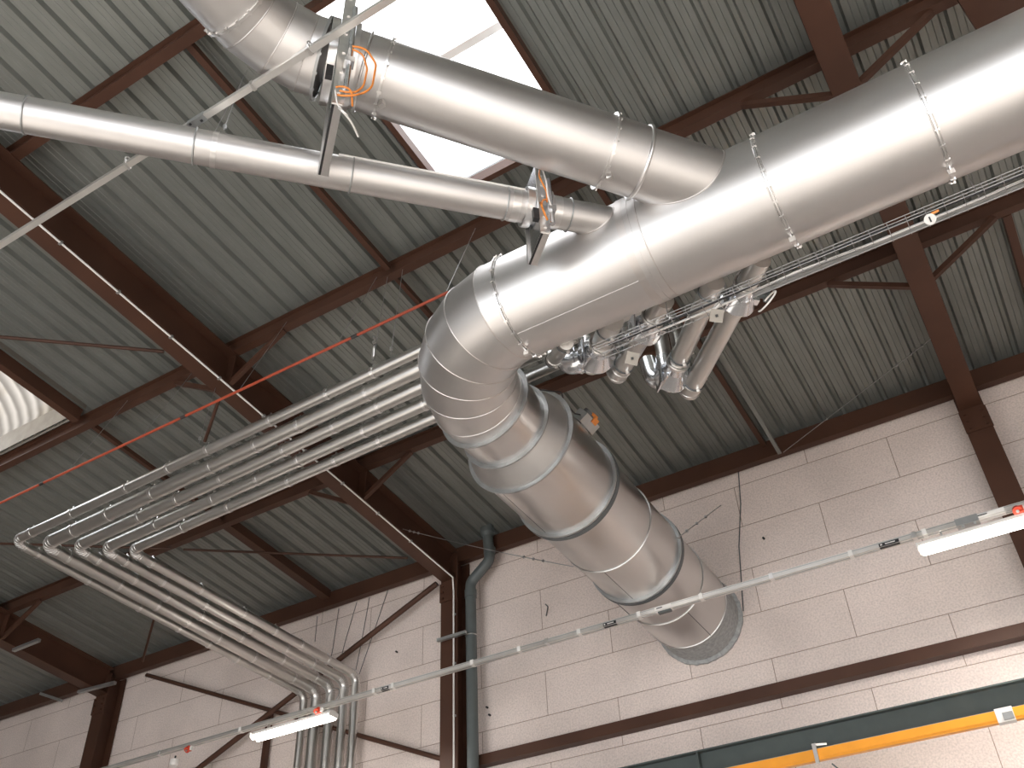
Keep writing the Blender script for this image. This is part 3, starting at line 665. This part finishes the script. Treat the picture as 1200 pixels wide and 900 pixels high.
# shut-off dampers: a funnel shaped box with a plate on the branches
def damper(c, d, r, lab, k=1.0):
    t = thing('round_damper', lab, 'damper', c - V(0, 0, .12)); s, u = frame(d)
    MB().lathe(c - d * .11 * k, d, [(0, r + .006), (.05 * k, r + .008), (.09 * k, r + .012), (.21 * k, r + .06 * k), (.22 * k, r + .06 * k), (.22 * k, r)], 32).build('body', M['shiny'], t)
    MB().box(c + d * .08 * k - s * (r + .03), .16 * k, .010, .20 * k, (d, s, u)).box(c + d * .02 + s * (r + .02), .05, .05, .09, (d, s, u)).build('side_plate', M['shiny'], t)
    MB().ring(c - d * .11 * k, d, r + .004, .02, .012, 32).ring(c + d * .11 * k, d, r + .01, .02, .02, 32).build('flange_ring', M['zinc'], t)
    MB().tube([c + s * (r + .03), c + s * (r + .09)], .018, 12).box(c + s * (r + .1), .06, .03, .05, (d, s, u)).build('actuator', M['grey_pvc'], t)
    MB().tube([c + u * (r + .05) - d * .08, c + u * (r + .09) - d * .05 , c + u * (r + .09) + d * .05, c + u * (r + .05) + d * .08], .006, 8).build('handle', M['zinc'], t)
    MB().torus(c + d * .12 * k - u * (r * .6), V(0, .4, 1), r * .9, .006, 26, 6, 0.2, 3.6).build('bonding_cable', M['white'], t)
def bpt(i, f):
    E_, zE = pen[i]; tp = at(*bt_px[i], y=MY + .28); return tp + (E_ - tp) * f, (E_ - tp).normalized()
c, d = bpt(1, .62); damper(c, d, BR[1], 'shiny damper on the second branch pipe from the elbow', 1.0)
c, d = bpt(3, .86); damper(c, d, BR[3], 'shiny damper low on the fourth branch pipe', .95)
c, d = bpt(4, .22); damper(c, d, BR[4], 'shiny damper high on the longest branch pipe beside the large duct', .8)
c, d = bpt(2, .28); damper(c, d, BR[2], 'shiny damper high on the third branch pipe', .8)
# bare elbows beside the two low dampers
for (u, v), y_, lab, rr in (((669, 417), 4.72, 'bulging shiny elbow left of the damper nearest the duct elbow', .075), ((770, 436), 5.2, 'bulging shiny elbow left of the low damper', .07), ((730, 392), 5.15, 'small shiny elbow behind the middle branch pipe', .06)):
    c = at(u, v, y=y_)
    pth = fillet([c + V(.10, -.02, -.10), c + V(-.03, 0, -.10), c + V(-.06, .02, .14)], .11, 9)
    tag(MB().tube(pth, rr, 28).ring(c + V(.06, -.014, -.10), V(1, -.15, 0), rr, .02, .012, 28).build('pipe_elbow', M['shiny']), lab, 'elbow', 'bare pipe elbows')
# loops of white cable
for (u, v), y_, R_, lab in (((899, 353), 4.3, .075, 'white cable loop hanging beside the highest damper'), ((838, 360), 4.25, .055, 'white cable loop above the tray clamp plate'), ((769, 398), 4.15, .028, 'tiny white cable loop under the tray')):
    c = at(u, v, y=y_); tag(MB().torus(c, V(.5, .8, -.55), R_, .0055, 32, 6, -2.6 if R_ > .03 else 0, 2.2 if R_ > .03 else 6.283).build('cable_loop', M['white']), lab, 'cable', 'white cable loops')

# ------------------------------------------------------------------ wire mesh cable tray below the duct
ty, tz = 4.22, 3.875; xt0 = at(700, 424, y=ty).x; xt1 = 4.5
tr = thing('wire_cable_tray', 'wire mesh cable tray running under the large duct', 'cable tray', (xt0, ty, tz))
w_ = MB()
for dy, dz in ((-.055, .042), (-.055, .018), (-.05, 0), (0, 0), (.05, 0), (.055, .042)):
    w_.tube([(xt0, ty + dy, tz + dz), (xt1, ty + dy, tz + dz)], .0026, 6)
w_.build('long_wires', M['wire'], tr)
w_ = MB(); xx = xt0 + .03
while xx < xt1: w_.tube([(xx, ty - .058, tz + .042), (xx, ty - .056, tz - .004), (xx, ty + .056, tz - .004), (xx, ty + .058, tz + .042)], .0022, 5, smooth=False); xx += .10
w_.build('cross_wires', M['wire'], tr)
tag(MB().tube([(xt0 + .1 + k * .55, ty - .03 + .012 * math.sin(k * 1.7), tz + .016) for k in range(12)], .008, 8).build('power_cable', M['black']), 'black cable lying in the wire tray', 'cable')
tag(MB().tube([(xt0 + .3 + k * .5, ty + .02 + .014 * math.sin(k * 2.3), tz + .016) for k in range(12)], .007, 8).build('power_cable', M['white']), 'pale cable lying in the wire tray', 'cable')
xa = at(880, 343, y=ty).x
tag(MB().box(((xa + xt1) / 2, ty + .045, tz + .012), xt1 - xa, .035, .014).build('flat_cable_bundle', M['grey_steel']), 'flat grey cable bundle in the right half of the wire tray', 'cable')
for (u, v), lab in (((840, 370), 'square clamp plate under the tray at the longest branch pipe'), ((741, 420), 'square clamp plate under the left end of the tray')):
    c = at(u, v, y=ty - .075)
    t = thing('tray_clamp_plate', lab, 'clamp plate', c, 'tray clamp plates')
    nq = (-c).normalized(); sq, uq = frame(nq)
    MB().box(c, .012, .075, .075, (nq, (sq + uq * .4).normalized(), nq.cross((sq + uq * .4).normalized()))).build('plate', M['curb'], t)
    MB().box(c + nq * .008, .012, .016, .016, (nq, sq, uq)).build('bolt', M['black'], t)
c = at(1090, 257, y=ty - .09); dg = (-c).normalized()
t = thing('round_gauge', 'round white gauge hanging on the cable tray', 'gauge', c)
MB().lathe(c + dg * -.02, dg, [(0, .001), (0, .031), (.025, .031), (.028, .028), (.028, .0001)], 32).build('case', M['white'], t)
s_, u_ = frame(dg)
MB().box(c + dg * .012,   .003, .008, .030, (dg, s_, u_)).build('pointer', M['black'], t)
MB().box(c - s_ * .036 + u_ * .024, .012, .04, .012, (dg, s_, u_)).build('cable_gland', M['orange'], t)
# threaded hangers for the tray
for k, xx in enumerate((xt0 + .5, xc3 + .12, xc4 + .08, 2.4)):
    rod((xx, ty, tz + .0), (xx, ty, MZ - math.sqrt(max(0, (R0) ** 2 - (ty - MY) ** 2)) - .012), .004, ('thin hanger rod of the tray behind the branch pipes', 'thin hanger rod of the tray beside the middle flange', 'thin hanger rod of the tray beside the right flange', 'thin hanger rod of the tray near its right end')[k], 'wire', 'hanger_rod')

# ------------------------------------------------------------------ upper thin trunking rail
yr = 1.92; zr = 4.47
ra = at(297, 100, y=yr).z; zr = ra
rail = thing('lighting_rail', 'pale lighting rail rising across the top left corner', 'rail', (-3, yr, zr))
MB().prof((-5.5, yr, zr), (.5, yr, zr), [(-.018, -.014), (.018, -.014), (.018, .014), (-.018, .014)]).build('rail_body', M['track'], rail)
for (u, v) in ((147, 200), (363, 57), (297, 98)):
    xx = at(u, v, y=yr).x; cl = MB().box((xx, yr, zr), .02, .046, .038); 
    if u != 297: cl.torus((xx + .01, yr - .005, zr + .02), V(1, 0, 0), .028, .004, 20, 6)
    cl.build('clip', M['zinc'], rail)
xx = at(232, 140, y=yr).x; MB().box((xx, yr, zr), .12, .042, .034).build('joint_sleeve', M['grey_steel'], rail)
MB().box((xx - .04, yr - .012, zr - .02), .012, .012, .008).box((xx + .03, yr + .004, zr - .02), .012, .012, .008).build('joint_screws', M['black'], rail)

# ------------------------------------------------------------------ front lighting track with battens
yt = 7.5; zt0 = at(800, 707, y=yt).z
trk = thing('lighting_track', 'long pale lighting track crossing in front of the block wall', 'rail', (-4, yt, zt0))
MB().prof((-11.6, yt, zt0), (3, yt, zt0), [(-.03, -.022), (.03, -.022), (.03, .022), (-.03, .022)]).build('track_body', M['track'], trk)
MB().box((-4.3, yt - .0305, zt0 + .012), 14.6, .003, .006).box((-4.3, yt, zt0 - .0235), 14.6, .012, .003).build('track_groove', M['grey_steel'], trk)
for (u, v) in ((187, 889), (283, 860), (440, 812), (462, 808), (555, 780), (610, 763), (642, 752), (680, 742), (750, 721), (823, 701), (905, 677), (998, 651), (1073, 632), (1085, 628)):
    xx = at(u, v, y=yt).x; MB().box((xx, yt - .005, zt0), .035, .066, .05).build('clip', M['zinc'] if u in (642, 905, 1073, 187) else M['white'], trk)
for (u, v), wd in (((716, 731), .13), ((1043, 639), .16), ((453, 810), .09)):
    xx = at(u, v, y=yt).x; lp = MB().box((xx, yt - .032, zt0 - .006), wd, .004, .026).box((xx, yt - .01, zt0 - .0245), wd, .03, .003).build('printed_label', M['black'], trk)
    MB().box((xx + .01, yt - .035, zt0 - .006), wd * .5, .003, .008).box((xx - wd * .38, yt - .035, zt0 - .006), wd * .1, .003, .012).build('label_print', M['white'], lp)
for (u, v), wd in (((778, 711), .16), ((1160, 607), .24)):
    xx = at(u, v, y=yt).x; lp = MB().box((xx, yt - .033, zt0), wd, .004, .03).box((xx, yt, zt0 - .024), wd, .05, .003).build('joint_cover', M['white'], trk)
    MB().box((xx - wd * .2, yt - .036, zt0 + .002), wd * .35, .003, .008).build('cover_print', M['black'], lp)
xx = at(1135, 615, y=yt).x; MB().box((xx, yt - .01, zt0 - .01), .17, .08, .06).box((xx - .04, yt - .03, zt0 - .05), .02, .02, .02).box((xx + .05, yt - .03, zt0 - .05), .02, .02, .02).build('feed_box', M['grey_steel'], trk)
xx = at(780, 718, y=yt).x; MB().box((xx, yt - .01, zt0 - .035), .12, .04, .018).build('feed_box', M['grey_pvc'], trk)
for (u, v), lab in (((1192, 598), 'red tap-off plug on the track above the right batten'), ((372, 833), 'red tap-off plug on the track above the left batten'), ((220, 878), 'red tap-off plug on the track at the lower left')):
    c = at(u, v, y=yt - .04); t = thing('tap_off_plug', lab, 'plug', c, 'red tap-off plugs')
    MB().lathe(c + V(0, .0, 0), V(0, -.7, -.7), [(-.03, .03), (.02, .035), (.02, .0001)], 20).box(c + V(.03, 0, 0), .03, .04, .05).build('cap', M['red'], t)
    MB().box(c + V(.055, 0, .0), .03, .03, .04).build('plug_body', M['white'], t)
    MB().lathe(c + V(0, -.016, -.016), V(0, -.7, -.7), [(0, .012), (.006, .012), (.006, .0001)], 12).build('screw', M['grey_steel'], t)
c = at(205, 890, y=yt); t = thing('ceiling_sensor', 'small white sensor hanging from the track at the lower left', 'sensor', c)
MB().tube([c + V(0, 0, .04), c], .01, 8).build('stem', M['black'], t); MB().lathe(c, V(0, 0, -1), [(0, .02), (0, .045), (.05, .05), (.07, .035), (.07, .0001)], 20).build('body', M['white'], t)
c = at(390, 822, y=yt); tag(MB().torus(c + V(0, 0, .06), V(.1, 1, -.2), .085, .005, 32, 6, 0, 6.2).build('cable_loop', M['wire']), 'grey cable coil behind the left lit batten', 'cable', 'white cable loops')
def batten(xa, xb, lab):
    zb = zt0 - .12; t = thing('tube_light', lab, 'light', ((xa + xb) / 2, yt, zb), 'lit tube lights')
    MB().prof((xa, yt, zb), (xb, yt, zb), [(-.05, 0), (.05, 0), (.035, .045), (-.035, .045)]).build('housing', M['white_paint'], t)
    for dy in (-.038, .038): MB().tube([(xa + .02, yt + dy, zb - .015), (xb - .02, yt + dy, zb - .015)], .026, 16).build('tube', M['tube'], t)
    for xx in (xa + .005, xb - .005): MB().box((xx, yt, zb + .005), .012, .14, .05).build('end_cap', M['white'], t)
    for xx in (xa + .2, xb - .2): MB().box((xx, yt, zb + .075), .015, .03, .07).build('bracket', M['zinc'], t)
xa = at(303, 870, y=yt, ).x; xb = at(405, 845, y=yt).x
zz = zt0 - .12 - .015
xa = at(303, 868, z=zz).x; xb = at(406, 846, z=zz).x; print('battens', xa, xb, at(1078, 648, z=zz).x, at(303,868,z=zz).y, at(1078,648,z=zz).y)
batten(xa, xb, 'lit white tube light at the lower left below the pipes')
xc_ = at(1078, 648, z=zz).x; batten(xc_, xc_ + (xb - xa), 'lit white tube light at the right edge in front of the wall')
BAT = [((xa + xb) / 2, yt, zt0 - .19), (xc_ + (xb - xa) / 2, yt, zt0 - .19)]

# ------------------------------------------------------------------ crane beam and yellow conductor rail
yc = 7.9
ztop = at(1040, 833, y=yc).z; zbot = at(1040, 867, y=yc - .1).z
print('crane', ztop, zbot, at(880, 868, y=yc), at(1200, 797, y=yc))
cb_ = thing('crane_beam', 'dark green-grey crane runway beam at the bottom right', 'beam', (0, yc, ztop - .24))
MB().prof((-6, yc, ztop - .24), (5, yc, ztop - .24), ipoly(.13, .24, .012, .01), up=(0, 0, 1)).build('beam', M['crane'], cb_)
xx = at(820, 885, y=yc).x; MB().box((xx, yc - .035, ztop - .12), .012, .06, .215).build('stiffener', M['crane'], cb_)
yy_ = yc - .14; yz = at(1068, 862, y=yy_).z; yx0 = at(893, 899, y=yy_).x
yl = thing('conductor_rail', 'yellow conductor rail below the dark crane beam', 'rail', (0, yy_, yz))
MB().prof((yx0 - 1.2, yy_, yz), (5, yy_, yz), [(-.025, -.045), (.025, -.045), (.025, .04), (-.025, .04)]).box((2, yy_ - .0262, yz - .022), 13, .003, .006).build('rail_body', M['yellow'], yl)
MB().bar((yx0 - 1.2, yy_ + .02, yz + .048), (5, yy_ + .02, yz + .048), .02, .012).build('top_strip', M['grey_steel'], yl)
c = at(1181, 846, y=yy_ - .01); MB().box((c.x, yy_ - .0, yz), .12, .07, .10).build('joint_box', M['white'], yl)
MB().box((c.x + .02, yy_ - .045, yz - .015), .07, .02, .05).build('joint_latch', M['grey_steel'], yl)
c = at(958, 888, y=yy_ - .01); MB().bar((c.x, yy_ - .035, yz - .07), (c.x, yy_ - .035, yz + .08), .03, .014).bar((c.x, yy_ - .03, yz + .07), (c.x + .08, yy_ + .04, yz + .08), .016, .016).build('hanger', M['zinc'], yl)
MB().bar(at(975, 895, y=yy_ + .03), at(985, 903, y=yy_ + .03), .012, .012).build('cable_stub', M['grey_pvc'], yl)

# ------------------------------------------------------------------ downpipe beside the middle column
p1 = at(560, 900, y=8.72); p2 = at(560, 690, y=8.72)
k = [at(571, 617, y=8.7), at(572, 642, y=8.7), at(560, 668, y=8.72), p2, V(p2.x, 8.72, -1.5)]
x_d = at(553, 720, y=8.80).x; k0 = at(571, 622, y=8.78); k1 = at(574, 656, y=8.78); k2 = V(x_d, 8.78, at(554, 682, y=8.78).z)
print('downpipe', x_d, k0, k1, k2)
dp = thing('downpipe', 'dark grey downpipe beside the middle column', 'pipe', (x_d, 8.72, -1.5))
MB().tube(fillet([k0, k1, k2, V(x_d, 8.78, -1.5)], .12, 7), .064, 24).build('pipe_body', M['grey_pvc'], dp)
for pq, pf in ((k0 + V(0, 0, .06), [(0, .082), (.1, .086), (.15, .066)]), (k1 + V(0, 0, .16), [(0, .066), (0, .072), (.08, .072), (.08, .064)]), (V(x_d, 8.78, k2.z - .10), [(0, .064), (0, .072), (.1, .072), (.1, .064)])):
    MB().lathe(pq, V(0, 0, -1), pf, 24).build('socket', M['grey_pvc'], dp)
zb_ = at(560, 737, y=8.65).z
t = thing('pipe_bracket', 'grey channel bracket holding the downpipe to the column', 'bracket', (x_d - .3, 8.64, zb_))
MB().bar((at(513, 737, y=8.64).x, 8.64, zb_), (at(546, 728, y=8.64).x, 8.64, zb_), .04, .035).build('channel', M['grey_steel'], t)
MB().torus((x_d, 8.78, zb_ + .01), V(0, 0, 1), .068, .006, 28, 6).bar((x_d - .06, 8.64, zb_ + .01), (x_d - .02, 8.72, zb_ + .01), .02, .006).build('pipe_clip', M['zinc'], t)
# white conduit clipped under the long rafter and down the middle column
cx = RX[1] + .09; cz = lambda y: rz(y, 5.435)
pth = [V(cx, 1.0, cz(1.0)), V(cx, 8.645, cz(8.645)), V(cx, 8.665, 5.3), V(cx, 8.665, -1.5)]
co = thing('white_conduit', 'white conduit clipped under the long rafter and down its column', 'conduit', (cx, 8.44, 0))
MB().tube(pth, .010, 10).build('conduit_body', M['white'], co)
for yy in [2.2 + .62 * k for k in range(10)]: MB().box((cx, yy, cz(yy)), .04, .02, .022).build('clip', M['grey_steel'], co)
for zz_ in (5.0, 4.4, 3.8, 3.2, 2.6): MB().box((cx, 8.68, zz_), .04, .02, .02).build('clip', M['grey_steel'], co)

# ------------------------------------------------------------------ red pipe and suspension wires
ry = 4.38; ra_ = at(250, 472, y=ry); zred = ra_.z
print('red', ra_)
rp = thing('red_pipe', 'thin red pipe suspended on wires across the left half', 'pipe', (-5, ry, zred))
MB().tube([(-10.5, ry, zred), (-3.0, ry, zred)], .0125, 12).build('pipe_body', M['redpipe'], rp)
for (u, v) in ((49, 567), (216, 484), (416, 389)):
    xx = at(u, v, y=ry).x; MB().tube([(xx - .03, ry, zred), (xx + .03, ry, zred)], .0155, 12).build('coupling', M['black'], rp)
wn = 0
def wire(p, q, lab, r=.0028, knots=0, g='suspension wires', m_='wire'):
    w_ = MB().tube([p, q], r, 6)
    for k in range(knots):
        c = Vector(p) + (Vector(q) - Vector(p)) * (.04 + .05 * k); w_.box(c, .016, .016, .03)
    return tag(w_.build('suspension_wire', M[m_]), lab, 'wire', g)
for (u, v), lab in (((168, 507), 'thin wire holding the red pipe near the weathered rooflight'), ((80, 551), 'thin wire holding the red pipe at the left'), ((280, 457), 'thin wire holding the red pipe beside the long rafter'),
                    ((395, 400), 'thin wire holding the red pipe left of the turnbuckle'), ((522, 338), 'thin wire holding the red pipe beside the duct elbow')):
    xx = at(u, v, y=ry).x; wire((xx, ry, zred), (xx + .05, ry + .38, rz(ry + .38, 5.87)), lab)
# turnbuckle hangers of the pipe rack
for (u, v), yy, lab in (((437, 424), PY[0] - .02, 'wire with bright turnbuckle holding the pipes'), ((458, 415), PY[0], 'plain wire holding the pipes right of the turnbuckle'), ((233, 520), PY[0], 'wire holding the pipes left of the long rafter')):
    c = at(u, v, y=yy); t = thing('pipe_hanger', lab, 'hanger', c, 'pipe rack hangers')
    MB().tube([c, V(c.x + .02, 4.8, rz(4.8, 5.87))], .003, 6).build('wire', M['wire'], t)
    if u == 437: MB().lathe(c + V(0, 0, .02), V(0, .02, 1), [(0, .006), (.03, .014), (.13, .014), (.16, .006)], 12).box(c + V(0, 0, .22), .03, .02, .02).box(c + V(0, 0, .27), .02, .03, .02).build('turnbuckle', M['zinc'], t)
    else: MB().box(c + V(0, 0, .06), .02, .02, .03).build('wire_grip', M['zinc'], t)
# long sagging guy wires
def sag(p, q, s_, lab, knots=()):
    p = Vector(p); q = Vector(q); pts = [p.lerp(q, k / 10) - V(0, 0, s_ * 4 * (k / 10) * (1 - k / 10)) for k in range(11)]
    w_ = MB().tube(pts, .004, 6)
    for f in knots: w_.box(p.lerp(q, f) - V(0, 0, s_ * 4 * f * (1 - f)), .02, .02, .02)
    tag(w_.build('guy_wire', M['wire']), lab, 'wire')
sag(at(472, 620, x=cx), at(672, 664, y=7.2), .02, 'thin wire from the long rafter to the silencer duct', (.05, .08, .11, .75, .8, .85))
sag(at(918, 530, y=8.8), at(1112, 381, x=RX[2] + .08), .0, 'thin wire from the right-hand rafter to the eave channel', (.72, .8, .86, .92))
sag(at(792, 632, y=6.9), at(845, 592, y=8.95), .0, 'thin wire from the silencer duct to the block wall', (.05, .2, .4, .6))
wire(at(246, 165, z=5.2), at(290, 82, roof=5.95), 'thin wire holding the thin branch duct', knots=0)
wire(at(262, 152, z=4.45), at(285, 90, roof=5.95), 'thin wire beside the pale lighting rail', knots=1)
wire(at(778, 230, y=4.9), at(776, 212, roof=5.9), 'short wire above the thin branch duct end', knots=0)
# cables lying on the wall
for (pts_, lab, r_) in ((((865, 548), (868, 590), (866, 640), (870, 700), (871, 716)), 'thin dark cable hanging down the wall right of the duct', .006),
                   (((397, 713), (390, 760), (386, 780)), 'thin dark wire on the wall left of the pipe drops', .004), (((418, 706), (405, 750), (396, 785)), 'thin dark wire on the wall above the pipe drops', .004),
                   (((433, 700), (424, 750), (417, 785)), 'thin dark wire on the wall right of the pipe drops', .004), (((455, 690), (440, 735), (421, 790)), 'thin dark wire on the wall between drops and column', .004),
                   (((639, 708), (642, 711), (640, 722)), 'short loose wire end on the wall beside the downpipe', .006), (((372, 722), (369, 752)), 'thin dark wire on the wall at the eave', .004)):
    tag(MB().tube([at(u, v, y=8.985) for u, v in pts_], r_, 6).build('wall_cable', M['gasket']), lab, 'cable')
for (u, v), lab in (((465, 764), 'dark spot-like anchor on the wall left of the column'), ((571, 829), 'upper dark anchor on the wall beside the downpipe'), ((574, 838), 'lower dark anchor on the wall beside the downpipe'), ((895, 631), 'dark anchor on the wall right of the wall cable')):
    c = at(u, v, y=8.99); tag(MB().lathe(c, V(0, -1, 0), [(-.01, .012), (.02, .012), (.02, .0001)], 10).build('wall_anchor', M['black']), lab, 'anchor', 'wall anchors')

# ------------------------------------------------------------------ light
wd = bpy.data.worlds.new('sky'); bpy.context.scene.world = wd; wd.use_nodes = True
bg = wd.node_tree.nodes['Background']; bg.inputs[0].default_value = (.92, .96, 1.0, 1); bg.inputs[1].default_value = 4.6
def area(name, loc, rot, sx, sy, power, col):
    l = bpy.data.lights.new(name, 'AREA'); l.shape = 'RECTANGLE'; l.size = sx; l.size_y = sy; l.energy = power; l.color = col
    o = bpy.data.objects.new(name, l); C.objects.link(o); o.location = Vector(loc) + V(0, 0, ZC); o.rotation_euler = rot; return o
# lamps of the battens along the wall (the two in view and the next ones of the same track)
for (bx0, by0, bz0) in BAT + [(6.4, 7.5, BAT[0][2])]: area('batten_and_fill_light', (bx0, by0, bz0), (0, 0, 0), 1.08, .12, 68, (1, .93, .86))
for bx0 in (-.6, 6.4): area('batten_and_fill_light', (bx0, .6, 2.9), (0, 0, 0), 1.08, .12, 90, (1, .93, .86))  # unseen row without fixtures, added as fill to brighten the floor
# low sun through the added openings behind the photographer lights the pale floor, which lights the hall from below
sl = bpy.data.lights.new('sun', 'SUN'); sl.energy = 22; sl.angle = math.radians(1.5); sl.color = (1, .93, .86)
so_ = bpy.data.objects.new('sun', sl); C.objects.link(so_); so_.location = (3, -12, 12)
so_.rotation_euler = Vector((-.12, 1.0, -.50)).to_track_quat('-Z', 'Y').to_euler()
sc = bpy.context.scene
sc.view_settings.view_transform = 'Standard'; sc.view_settings.look = 'None'; sc.view_settings.gamma = 1; sc.view_settings.use_curve_mapping = False
sc.view_settings.exposure = 0.0
sc.cycles.use_denoising = True; sc.cycles.max_bounces = 8; sc.cycles.diffuse_bounces = 5; sc.cycles.glossy_bounces = 5; sc.cycles.sample_clamp_indirect = 6
for o in bpy.data.objects:
    if '_o' in o: del o['_o']
